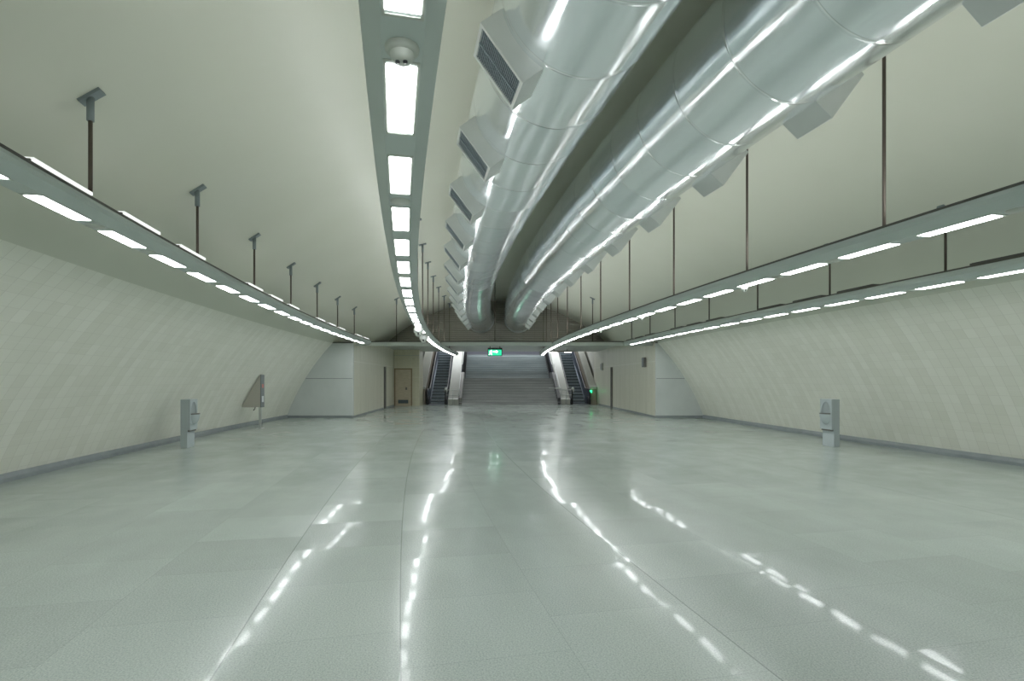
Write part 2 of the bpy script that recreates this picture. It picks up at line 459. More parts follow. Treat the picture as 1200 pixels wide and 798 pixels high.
# side boxes: grey end panel + tiled inner wall + roof
def wing(side):
    nm = 'left' if side < 0 else 'right'
    wall = wall_l if side < 0 else wall_r
    zt = 3.04
    y = Y_WING; n = 14
    curve = [(vault_x(y, zt*k/n, side), zt*k/n) for k in range(n+1)]
    xi = wall(y)
    poly = [Vector((x, y, z)) for x, z in curve] + [Vector((xi, y, zt)), Vector((xi, y, 0))]
    back = [p + Vector((0, .12, 0)) for p in poly]
    mb = MB(); N_ = len(poly)
    mb.add(poly + back, [tuple(range(N_)), tuple(range(2*N_-1, N_-1, -1))] + [(i, (i+1) % N_, (i+1) % N_ + N_, i+N_) for i in range(N_)])
    struct(mb.build('wall_end_' + nm, M['concrete']))
    mb = MB(); xa, xb_ = sorted((vault_x(y, zt, side), xi)); mb.box(xa, xb_, y-.03, y+.1, zt-.005, zt+.045); struct(mb.build('trim_2' if side < 0 else 'trim_3', M['slabline']))
    # joint across the panel
    zj = 1.6; xj = vault_x(y, zj, side)
    mb = MB(); mb.box(min(xj, xi)+.02, max(xj, xi)-.02, y-.006, y, zj-.012, zj+.012)
    struct(mb.build('trim_4' if side < 0 else 'trim_5', M['baseboard']))
    mb = MB(); mb.box(min(vault_x(y, 0, side), xi), max(vault_x(y, 0, side), xi), y-.03, y, 0, .10)
    struct(mb.build('baseboard_end_' + nm, M['baseboard']))
    # inner wall
    ye = 31.4 if side < 0 else 34.2
    mb = MB(); t = .14*side
    ztop = lambda yy: min(Z_SL0, zt + (yy-y)*(Z_SL0-zt)/(Y_SL-y)) 
    ys = [y+.125, Y_SL, ye]
    inn = [(wall(yy), yy, ztop(yy)) for yy in ys]
    vs = []; uv = []
    for x, yy, zz in inn:
        for xx in (x, x+t):
            vs += [(xx, yy, 0), (xx, yy, zz)]; uv += [(yy, 0), (yy, zz)]
    fs = []
    for i in range(2):
        a, b = i*4, (i+1)*4
        fs += [(a, a+1, b+1, b), (a+2, a+3, b+3, b+2), (a+1, a+3, b+3, b+1), (a, a+2, b+2, b)]
    fs += [(0, 1, 3, 2), (8, 9, 11, 10)]
    mb.add(vs, fs, 0, uv); struct(mb.build('wall_inner_' + nm, M['boxtile']))
    # roof of the box, sealing up to the vault
    mb = MB(); yr = [y, 23.5, 25.5, Y_SL, Y_GABLE]
    top = []; 
    for yy in yr:
        zz = zt + (yy-y)*(Z_SL1-zt)/(Y_SL-y) if yy < Y_SL else Z_SL1
        top.append((wall(yy), yy, zz)); top.append((vault_x(yy, zz, side), yy, zz))
    mb.add(top, [(2*i, 2*i+1, 2*i+3, 2*i+2) for i in range(len(yr)-1)])
    mb.add([(p[0], p[1], p[2]-.03) for p in top], [(2*i, 2*i+1, 2*i+3, 2*i+2) for i in range(len(yr)-1)])
    struct(mb.build('roof_box_' + nm, M['plaster'], fixn=False))
    mb = MB()
    for (ya, yb) in (((y, 28.15), (28.42, ye)) if side < 0 else ((y, 29.0), (29.22, 32.6))):
        a, b = wall(ya), wall(yb); d = -.02*side
        mb.add([(a, ya, 0), (b, yb, 0), (b+d, yb, 0), (a+d, ya, 0), (a, ya, .08), (b, yb, .08), (b+d, yb, .08), (a+d, ya, .08)],
               [(0, 1, 2, 3), (4, 5, 6, 7), (3, 2, 6, 7), (0, 3, 7, 4), (1, 2, 6, 5)])
    struct(mb.build('baseboard_inner_' + nm, M['baseboard']))
wing(-1); wing(1)

# yellow-tiled wall with the wooden door
XD0, XD1 = -7.0, -5.5
mb = MB(); mb.box(XD0-.14, XD1, 31.4, 31.6, 0, Z_SL0)
mb.box(XD1-.2, XD1, 31.6, 32.7, 0, Z_SL0)
struct(mb.build('wall_door', M['yellow_tile']))
mb = MB(); mb.box(XD0, XD1, 31.385, 31.4, 2.98, 3.01); struct(mb.build('trim_6', M['disc']))
door = thing('door_1', 'pale wooden door with a vent grille, in the yellow tiled wall left of the escalator', 'door', (-6.45, 31.4, 0)); struct(door)
mb = MB(); mb.box(-.46, .46, -.03, -.005, .01, 2.16); mb.build('door_leaf', M['wood'], door)
mb = MB(); mb.box(-.53, -.46, -.045, 0, 0, 2.23); mb.box(.46, .53, -.045, 0, 0, 2.23); mb.box(-.46, .46, -.045, 0, 2.16, 2.23); mb.build('door_frame', M['woodframe'], door)
mb = MB(); mb.box(-.30, .30, -.04, -.03, .15, .36, 0)
for k in range(7): mb.box(-.28, .28, -.05, -.04, .165+k*.028, .178+k*.028, 1)
mb.build('vent_grille', [M['grilledark'], M['grille']], door)
mb = MB(); mb.lathe([(0, -.10), (.03, -.095), (.036, -.075), (.02, -.06), (.02, -.03)], (.18, 0, 1.02), 14, axis='y'); mb.box(.13, .23, -.036, -.03, .95, 1.1); mb.build('door_handle', M['post'], door)

# dark steel posts in the two inner walls
for sd, wall, yy, lab in ((-1, wall_l, 28.28, 'dark steel shutter post set in the left tiled wall near the wooden door'),
                          (1, wall_r, 29.1, 'dark steel shutter post set in the right tiled wall before the escalator')):
    mb = MB(); x = wall(yy)
    mb.box(min(x, x-sd*.07), max(x, x-sd*.07), yy-.12, yy+.12, 0, 2.24)
    mb.box(min(x, x-sd*.10), max(x, x-sd*.10), yy-.035, yy+.035, 0, 2.24)
    tag(mb.build('shutter_post', M['post'], loc=(x, yy, 0), bevel=.006), lab, 'post')

# loudspeaker + camera on the right inner wall
yy = 23.0; x = wall_r(yy)
t = thing('wall_speaker', 'tall dark narrow loudspeaker high on the right tiled wall', 'speaker', (x, yy, 2.0))
mb = MB(); mb.box(-.10, 0, -.20, .20, .1, .52); mb.build('cabinet', M['post'], t, bevel=.012)
mb = MB(); mb.box(-.112, -.10, -.17, .17, .13, .49); mb.build('speaker_grille', M['cabfront'], t)
yy = 31.6; x = wall_r(yy)
t = thing('emergency_call_box', 'small grey box with dark front on the wall right of the right escalator', 'box', (x, yy, 2.12))
mb = MB(); mb.box(-.09, 0, -.22, .22, 0, .42); mb.build('case', M['disc'], t, bevel=.015)
mb = MB(); mb.box(-.10, -.09, -.05, .17, .06, .36); mb.build('front_plate', M['cabfront'], t)

# ------------------------------------------------------------------ stairs and escalators (local frame at the foot of the stairs)
RB = math.radians(2.6); OB = Vector((-.10, 33.0, 0))
def back_empty(name, label, cat, lx, ly=0, group=None):
    p = Matrix.Rotation(RB, 3, 'Z') @ Vector((lx, ly, 0)) + OB
    return thing(name, label, cat, p, RB, group)
st = back_empty('staircase', 'wide grey stone staircase between the two escalators', 'stairs', 0)
def flight(y0, z0, n, rise, going, x0, x1):
    poly = [(y0, z0 - (.3 if z0 > .2 else 0))]
    if z0 <= .2: poly = [(y0, 0)]
    else: poly = [(y0, z0-.3)]
    y, z = y0, z0
    for k in range(n):
        z += rise; poly.append((y - .02, z - .035)); poly.append((y - .02, z)); y += going; poly.append((y, z))
        if k == 0: poly.insert(1, (y0, z - .035))
        else: poly.insert(len(poly)-3, (y - going, z - .035))
    poly.append((y, max(0, z0-.3)))
    return poly, y, z
poly, y1, z1 = flight(0, 0, 10, .165, .30, 0, 0)
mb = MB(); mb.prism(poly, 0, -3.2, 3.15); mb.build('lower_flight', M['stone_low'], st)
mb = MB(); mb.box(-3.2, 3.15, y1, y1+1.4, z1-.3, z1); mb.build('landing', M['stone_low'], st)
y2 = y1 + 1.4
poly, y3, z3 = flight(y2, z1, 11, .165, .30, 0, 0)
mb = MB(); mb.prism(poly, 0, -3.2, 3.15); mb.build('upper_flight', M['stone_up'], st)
mb = MB(); mb.box(-3.2, 3.15, y3, y3+2.9, z3-.3, z3); mb.build('top_landing', M['stone_up'], st)
for sd in (-1, 1):   # stepped dark skirting at both sides of the upper flight
    poly = [(y2-.1, z1)]
    y, z = y2, z1
    for k in range(11):
        poly += [(y-.1, z+.36), (y+.2, z+.36)]; y += .30; z += .165
    poly += [(y2+3.3, z1+11*.165), (y2+.2, z1)]
    xa = -3.2 if sd < 0 else 2.93
    mb = MB(); mb.prism(poly, 0, xa, xa+.22); mb.build('stepped_skirting', M['darkstone'], st)
    xa = -3.22 if sd < 0 else 2.97
    mb = MB(); mb.prism([(-.02, 0), (-.02, .42), (3.0, 2.07), (4.3, 2.07), (4.3, 1.4), (3.0, 1.4), (.3, 0)], 0, xa, xa+.2); mb.build('side_stringer', M['darkstone'] if sd > 0 else M['post'], st)

SL = math.tan(math.radians(30))
def deck(label, x0, x1, z0, name='escalator_deck', front=M['cream'], y0=0.0):
    t = back_empty(name, label, 'deck', (x0+x1)/2); h = (x1-x0)/2
    mb = MB(); L = 8.2
    mb.prism([(y0, z0), (y0+.25, z0+.05), (y0+L, z0+.05+SL*(L-.25)), (y0+L, z0-.15+SL*(L-.25)), (y0+.3, z0-.15 if z0 > .5 else 0.0), (y0, z0-.15 if z0 > .5 else 0)], 0, -h, h)
    mb.build('sloping_deck', M['cream'], t, bevel=.012)
    if z0 > .5:
        mb = MB(); mb.prism([(y0+.03, 0), (y0+.03, z0-.15), (y0+.3, z0-.15), (y0+L, z0-.15+SL*(L-.3)), (y0+L, 0)], 0, -h+.01, h-.01)
        mb.build('end_panel', M['brownpanel'], t)
    else:
        mb = MB(); mb.box(-.012, .012, y0-.004, y0+.02, .0, .30); mb.build('joint_strip', M['brownpanel'], t)
    return t
deck('cream sloping deck between the left escalator and the stairs', -3.88, -3.24, .34)
deck('cream sloping deck between the stairs and the right escalator', 3.18, 3.78, .34)
deck('cream outer deck with brown end panel, left of the left escalator', -5.80, -5.28, 1.12)
deck('cream outer deck with brown end panel, right of the right escalator', 5.02, 5.42, 1.12, y0=-.1)

def escalator(label, xc, green_side):
    t = back_empty('escalator', label, 'escalator', xc)
    # landing plate and steps
    mb = MB(); mb.box(-.5, .5, -.25, .85, .0, .02); mb.build('comb_plate', M['skirt'], t)
    y, z = .85, .0; rise, going = .2, .3464
    first = None
    for k in range(21):
        r = rise if k > 1 else (.05, .14)[k]
        z += r
        if first is None or k <= 2:
            mb = MB()
            mb.box(-.5, .5, 0, .03, -r, -.06, 1)
            mb.box(-.5, .5, -.02, going+.03, -.06, 0, 0)
            for q in range(24): mb.box(-.49+q*.0415, -.480+q*.0415, -.004, 0, -r, -.06, 0)
            o = mb.build('step', [M['step'], M['riser']], t); o.location = (0, y, z); first = o
        else:
            o = first.copy(); COL.objects.link(o); o.location = (0, y, z)
        y += going
    L = 8.0
    def slope(yy, h):
        # balustrade line: flat over the newel, then 30 degrees
        y_k = 1.3
        return h + (max(0, yy-y_k))*SL
    for sd in (-1, 1):
        xs = sd*.56
        mb = MB()
        ys = [0, .6, 1.3, 2, 3, 4, 5, 6, 7, 8]
        poly = [(a, slope(a, -.2) if a > 1.8 else 0.0) for a in ys] + [(a, slope(a, .92)) for a in ys[::-1]] + [(-.14, .84), (-.2, .62), (-.14, .4)]
        mb.prism(poly, 0, xs-.03, xs+.03); mb.build('balustrade', M['balus'], t)
        mb = MB()
        poly = [(a, slope(a, -.15) if a > 1.8 else 0.0) for a in ys] + [(a, slope(a, .22)) for a in ys[::-1]]
        xk = sd*.515
        mb.prism(poly, 0, xk-.012, xk+.012); mb.build('skirt_panel', M['skirt'], t)
        pts = [(xs, a, slope(a, .97)) for a in ys[::-1]] + [(xs, -.12, .93), (xs, -.23, .80), (xs, -.26, .62), (xs, -.22, .44), (xs, -.1, .34), (xs, .1, .32)]
        mb = MB(); mb.tube(pts, .045, 10); mb.build('handrail', M['black'], t)
        mb = MB(); mb.prism([(-.12, 0), (-.16, .34), (.1, .5), (.5, .5), (.5, 0)], 0, xs-.075, xs+.075); mb.build('newel_base', M['black'], t, bevel=.02)
        mb = MB()
        xo = sd*.655
        poly = [(a, slope(a, .12) if a > 1.5 else 0.0) for a in ys] + [(a, slope(a, .30)) for a in ys[::-1]]
        mb.prism(poly, 0, min(xs+sd*.03, xo), max(xs+sd*.03, xo)); mb.build('outer_trim', M['balus'], t)
    if green_side:
        mb = MB(); mb.lathe([(0, -.05), (.05, -.045), (.07, -.02), (.07, 0)], (green_side*.62, -.24, .83), 18, axis='y')
        mb.box(green_side*.62-.07, green_side*.62+.07, -.24, -.14, .74, .90)
        tag(mb.build('indicator_lamp', M['greenlamp'], t), 'round green lamp')
    return t
escalator('dark escalator left of the staircase, beside the wooden door', -4.57, 0)
escalator('dark escalator right of the staircase, with a green lamp at its foot', 4.40, 1)

def guard(label, x0, x1, inner):
    t = back_empty('guard_rail', label, 'railing', (x0+x1)/2, -.12); h = (x1-x0)/2
    for z in (.92, .60):
        mb = MB(); mb.tube([(-h-.1, 0, z), (h+.06, 0, z)], .024, 10); mb.build('rail_bar', M['white'], t)
    mb = MB(); mb.tube([(0, 0, 0), (0, 0, .92)], .020, 10); mb.lathe([(0, .02), (.05, .02), (.05, 0)], (0, 0, 0), 16); mb.build('rail_post', M['steel'], t)
    xi = inner - (x0+x1)/2
    mb = MB(); mb.tube([(xi, 0, .58), (xi, 0, .92), (xi, .3, 1.0), (xi, 3.2, 2.62), (xi, 4.5, 2.65), (xi, 7.9, 4.5)], .028, 10)
    mb.build('stair_handrail', M['white'], t)
    for yy, zb_, zt_ in ((.9, .72, 1.30), (2.2, 1.45, 2.05), (4.3, 2.3, 2.63), (6.0, 3.45, 3.45)):
        if zt_ - zb_ < .1: continue
        mb = MB(); mb.tube([(xi, yy, zb_), (xi, yy, zt_)], .014, 8); mb.build('rail_post', M['steel'], t)
    xo = -1 if inner > (x0+x1)/2 else 1
    mb = MB(); mb.lathe([(0, .16), (.06, .15), (.09, .08), (.09, -.10), (.05, -.16), (0, -.17)], (xo*(h+.12), .02, .93), 14); mb.build('rail_end', M['white'], t)
    return t
guard('white pipe rail guarding the deck left of the stairs', -3.88, -3.24, -3.19)
guard('white pipe rail guarding the deck right of the stairs', 3.18, 3.78, 3.13)
# low side rail arm sticking into the stairs, right
t = back_empty('stair_side_rail', 'short white horizontal rail at the right foot of the stairs', 'railing', 2.75, -.06)
mb = MB(); mb.tube([(-.35, 0, 1.02), (.42, 0, 1.02)], .028, 10); mb.build('rail_bar', M['white'], t)
mb = MB(); mb.tube([(.40, 0, 0), (.40, 0, 1.02)], .02, 10); mb.build('rail_post', M['steel'], t)

# stair hall shell beyond the slab
def bk(x, y, z): return Matrix.Rotation(RB, 3, 'Z') @ Vector((x, y, z)) + OB
def shell(name, pts, m):
    mb = MB(); mb.add([bk(*p) for p in pts], [tuple(range(len(pts)))], 0, [(p[0]+p[1], p[2]) for p in pts]); return struct(mb.build(name, m, fixn=False))
shell('wall_stair_left', [(-5.95, -.3, 0), (-5.95, 12, 0), (-5.95, 12, 8.5), (-5.95, .3, 3.4)], M['stairwall'])
shell('wall_stair_right', [(5.6, -.3, 0), (5.6, 12, 0), (5.6, 12, 8.5), (5.6, .3, 3.4)], M['stairwall'])
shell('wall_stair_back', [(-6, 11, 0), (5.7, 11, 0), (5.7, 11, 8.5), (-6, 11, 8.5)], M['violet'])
shell('ceiling_stair', [(-6, -.1, 3.42), (5.7, -.1, 3.42), (5.7, 12, 9.0), (-6, 12, 9.0)], M['stairwall'])
shell('floor_stair', [(-6, .35, -.01), (5.7, .35, -.01), (5.7, 12, -.01), (-6, 12, -.01)], M['stone_low'])

# exit sign under the slab
YS = 28.0
t = thing('exit_sign', 'green lit exit sign with white figure, hanging under the slab before the stairs', 'sign', (-.90, YS, 2.80))
mb = MB(); mb.box(-.385, .385, 0, .10, 0, .44); mb.build('sign_case', M['signblack'], t, bevel=.01)
mb = MB(); mb.box(-.345, .345, -.012, 0, .04, .335); mb.build('lit_panel', M['green'], t)
mb = MB()
# running figure going through a doorway, then an arrow
fx = -.22
mb.lathe([(0, -.022), (.032, -.020), (.032, -.012)], (fx+.02, 0, .295), 14, axis='y')
def bar(x0, z0, x1, z1, w):
    d = Vector((x1-x0, 0, z1-z0)).normalized(); n_ = Vector((-d.z, 0, d.x))*w/2
    a, b = Vector((x0, -.02, z0)), Vector((x1, -.02, z1))
    mb.add([a+n_, b+n_, b-n_, a-n_, a+n_+Vector((0, .008, 0)), b+n_+Vector((0, .008, 0)), b-n_+Vector((0, .008, 0)), a-n_+Vector((0, .008, 0))],
           [(0, 1, 2, 3), (4, 5, 6, 7), (0, 1, 5, 4), (1, 2, 6, 5), (2, 3, 7, 6), (3, 0, 4, 7)])
bar(fx, .265, fx-.02, .165, .06); bar(fx-.01, .25, fx-.08, .215, .028); bar(fx, .25, fx+.07, .205, .028)
bar(fx-.02, .17, fx+.05, .125, .034); bar(fx+.05, .125, fx+.045, .06, .03); bar(fx-.02, .17, fx-.05, .105, .034); bar(fx-.05, .105, fx-.11, .085, .03)
mb.build('running_figure', M['signwhite'], t)
mb = MB(); bar(-.10, .235, .12, .235, .07); bar(.05, .30, .14, .235, .04); bar(.05, .17, .14, .235, .04); mb.build('arrow', M['signwhite'], t)
for x in (-.26, .26):
    mb = MB(); mb.tube([(x, .05, .44), (x, .05, Z_SL0-2.80)], .022, 8); mb.build('hanger', M['post'], t)

# ------------------------------------------------------------------ light tracks
ZT = 2.95
def off_fn(u0, u1=None, sa=24):
    def f(s):
        if u1 is None or s < sa: return u0
        return u0 + (u1-u0)*(s-sa)/(33-sa)
    return f
def track(label, uf, s0, s1, light0, rods0, up, name='light_track', pitch=.98, cover=(), up0=None, z=ZT):
    base = W(max(s0, 4), uf(max(s0, 4)), z)
    t = thing(name, label, 'light'); t.location = base
    def B(mb, nm, m, **k):
        return mb.build(nm, m, t, loc=base, **k)
    ss = stations(s0, s1, .5)
    prof = [(-.088, 0), (.088, 0), (.165, .07), (.172, .11), (.15, .15), (-.15, .15), (-.172, .11), (-.165, .07)]
    n = len(prof); mb = MB()
    vs = [W(s, uf(s)+a, z+b) for s in ss for a, b in prof]
    mb.add(vs, [(i*n+k, i*n+(k+1) % n, (i+1)*n+(k+1) % n, (i+1)*n+k) for i in range(len(ss)-1) for k in range(n)])
    mb.f += [list(range(n)), list(range((len(ss)-1)*n, len(ss)*n))]; mb.m += [0, 0]; mb.sm += [False, False]
    B(mb, 'housing', M['track'])
    mb = MB(); pr = [(-.155, .148), (.155, .148), (.155, .172), (-.155, .172)]
    vs = [W(s, uf(s)+a, z+b) for s in ss for a, b in pr]
    mb.add(vs, [(i*4+k, i*4+(k+1) % 4, (i+1)*4+(k+1) % 4, (i+1)*4+k) for i in range(len(ss)-1) for k in range(4)])
    B(mb, 'top_edge', M['trackdark'])
    # recessed lamps
    lm = MB(); lm.box(-.068, .068, -.32, .32, -.006, .004, 0); lm.box(-.080, -.068, -.35, .35, -.004, .004, 1); lm.box(.068, .080, -.35, .35, -.004, .004, 1)
    lm.box(-.08, .08, -.36, -.345, -.004, .004, 1); lm.box(-.08, .08, .345, .36, -.004, .004, 1)
    src = None; s = light0; i = 0
    while s + .4 < s1:
        if s - .4 > s0:
            mtx = Matrix.Translation(-base) @ frame(s, uf(s), z)
            if src is None: o = lm.build('lamp_panel', [M['lamp'], M['disc']], t); src = o
            else: o = src.copy(); COL.objects.link(o); o.parent = t
            o.matrix_local = mtx
            if i % 3 in cover:
                sc = s + pitch/2
                q = W(sc, uf(sc), z)
                if sc + .2 < s1:
                    mb = MB(); mb.lathe([(0, -.014), (.072, -.012), (.078, 0)], q, 24); B(mb, 'cover_disc', M['disc'])
        s += pitch; i += 1
    # uplights on the side tracks; centre tracks carry added, unseen vault fill
    s = (up0 if up0 is not None else rods0+RS/4); i = 0; srcu = None
    while s + .4 < s1 and W(s, uf(s)).y < 26.2:
        if up == 'hidden_fill' or i % 4 != 3:
            mtx = Matrix.Translation(-base) @ frame(s, uf(s), z+.172)
            if srcu is None:
                hw = .065 if up == 'hidden_fill' else .12; hh = .016 if up == 'hidden_fill' else .035
                um = MB(); um.box(-hw, hw, -.40, .40, 0, hh); a = um.build('uplight_or_fill', M['trackdark'], t)
                lz = MB()
                if up == 'soft': lz.box(-.11, .135, -.385, .385, .02, .05)
                else: lz.box(-hw+.01, hw-.01, -.38, .38, hh-.002, hh+.004)
                b = lz.build('uplight_or_fill_lens', M[{'soft': 'upsoft', 'hidden_fill': 'upfill', 'off': 'grilledark'}[up]], a); srcu = (a, b); o = a
            else:
                o = srcu[0].copy(); COL.objects.link(o); o.parent = t
                b = srcu[1].copy(); COL.objects.link(b); b.parent = o
            o.matrix_local = mtx
        s += RS/2 if up == 'hidden_fill' else 1.25; i += 1
    # suspension rods up to the vault
    s = rods0
    while s < s1 - .05:
        u = uf(s); zt = math.sqrt(R_V**2 - u*u) + ZC
        if s > s0 and s < S_END-.1:
            mb = MB(); mb.tube([W(s, u, z+.16), W(s, u, zt-.12)], .018, 8); r = mb.build('suspension_rod', M['rod'], t, loc=base)
            r.location = (0, 0, 0)
            # bracket: a plate on the sloping vault with a sleeve
            ang = math.atan2(u, zt-ZC)
            mb = MB(); mtx = Matrix.Rotation(ang, 4, 'Y')
            mb.box(-.11, .11, -.05, .05, -.03, .005, 0, mtx); mb.tube([(0, 0, -.24), (0, 0, -.02)], .032, 10)
            o = mb.build('ceiling_bracket', M['bracket'], r)
            o.matrix_local = Matrix.Translation(-base) @ frame(s, u, zt)
        s += 2.36
    return t
CLo, CRo, LO, RO = off_fn(-2.42), off_fn(2.55), off_fn(-5.27), off_fn(5.46)
ZL, ZR = 3.01, 2.965
def s_px_x(uf, px):
    lo, hi = 3.2, 30.0
    g = lambda s: F_PX*W(s, uf(s)).x/W(s, uf(s)).y + 600 - px
    sg = 1 if g(lo) > 0 else -1
    for _ in range(60):
        m_ = (lo+hi)/2
        if g(m_)*sg > 0: lo = m_
        else: hi = m_
    return lo
def s_px_y(uf, ypx, z):
    y = F_PX*(z-CAM_H)/(445-ypx); s = y
    for _ in range(20): s += y - W(s, uf(s)).y
    return s
def back_to(s, step, a):
    while s - step > a: s -= step
    return s
PT, RS = .98, 2.36
track('long grey light track along the left wall', LO, -9, s_at_y(21.85, -5.27), back_to(s_px_x(LO, 70), PT, -8.5), back_to(s_px_x(LO, 106), RS, -8.9), 'soft', cover=(0, 2), up0=back_to(s_px_x(LO, 55), 5.0, -8.5), z=ZL)
track('long grey light track left of the air ducts', CLo, -9, s_at_y(30.4, -2.42), back_to(s_px_y(CLo, 120, ZT), PT, -8.5), back_to(s_px_x(CLo, 501.4), RS, -8.9), 'hidden_fill', cover=(1,))
track('long grey light track right of the air ducts', CRo, -9, s_at_y(30.4, 2.55), back_to(s_px_x(CRo, 1122), PT, -8.5), back_to(s_px_x(CRo, 1036), RS, -8.9), 'hidden_fill', cover=(0, 2))
track('long grey light track along the right wall, with dark boxes on top', RO, -9, s_at_y(21.85, 5.46), back_to(s_px_x(RO, 1100), PT, -8.5), back_to(s_px_x(RO, 1108), RS, -8.9), 'off', cover=(0,), up0=back_to(s_px_x(RO, 1008), 5.0, -8.5), z=ZR)

# short light bar over the foot of the right escalator
t = thing('light_bar', 'short grey light bar at the end of the track by the right escalator', 'light', (2.15, 30.7, 3.12))
mb = MB(); mb.box(0, 1.35, -.08, .08, .03, .11); mb.build('housing', M['brownpanel'], t, bevel=.01)
for x0 in (.06, .92):
    mb = MB(); mb.box(x0, x0+.38, -.055, .055, .015, .03); mb.build('lamp_panel', M['lamp'], t)
for x0 in (.3, 1.05):
    mb = MB(); mb.tube([(x0, 0, .11), (x0, 0, Z_SL0-3.12)], .015, 8); mb.build('hanger', M['post'], t)

# detectors and cameras under the tracks
def at_px(uf, ypx, z=ZT):
    y = F_PX*(z-CAM_H)/(445-ypx); s = y
    for _ in range(20): s += y - W(s, uf(s)).y
    return s
s = at_px(CLo, 56); p = W(s, CLo(s), ZT)
t = thing('smoke_detector', 'round smoke detector under the track left of the ducts, nearest the camera', 'detector', p)
mb = MB(); mb.lathe([(0, -.028), (.060, -.026), (.070, -.015), (.072, 0)], (0, 0, 0), 32); mb.build('base', M['disc'], t)
mb = MB(); mb.lathe([(0, -.065), (.030, -.063), (.045, -.050), (.050, -.026)], (0, 0, 0), 28); mb.build('sensor_head', M['disc'], t)
mb = MB()
for a in (-.016, .016): mb.lathe([(0, -.072), (.010, -.070), (.010, -.055)], (a, -.012, 0), 12)
mb.build('sensor_eye', M['black'], t)

def camera_dome(label, uf, ypx, big, dz=0):
    s = at_px(uf, ypx); r = .13 if big else .045; k_ = r/.13; p = W(s, uf(s) + (.0), ZT)
    t = thing('security_camera', label, 'camera', p, -heading(s))
    mb = MB(); mb.lathe([(0, 0), (r*.8, 0), (r*.85, -.05*k_), (r, -.07*k_), (r*.97, -.16*k_), (r*.75, -.17*k_)], (0, 0, 0), 28); mb.build('camera_housing', M['white'], t)
    mb = MB(); mb.lathe([(r*.78, -.165*k_), (r*.72, -.21*k_), (r*.45, -.26*k_), (0, -.28*k_)], (0, 0, 0), 28); mb.build('dome', M['disc'], t)
    mb = MB(); mb.lathe([(0, -.02*k_), (.03*k_, -.02*k_), (.03*k_, .04*k_)], (0, -r*.66, -.20*k_), 16, axis='y'); mb.build('lens', M['black'], t)
camera_dome('large white dome camera under the track left of the ducts, before the gable', CLo, 382.5, True)
camera_dome('white dome camera with a dark lens, lower one on the track left of the ducts', CLo, 391.5, True)
camera_dome('small white camera on the track right of the ducts, nearest the viewer', CRo, 335, False)
camera_dome('small white camera on the track right of the ducts, middle of its three', CRo, 370.5, False)
camera_dome('small white camera on the track right of the ducts, farthest along', CRo, 386, False)

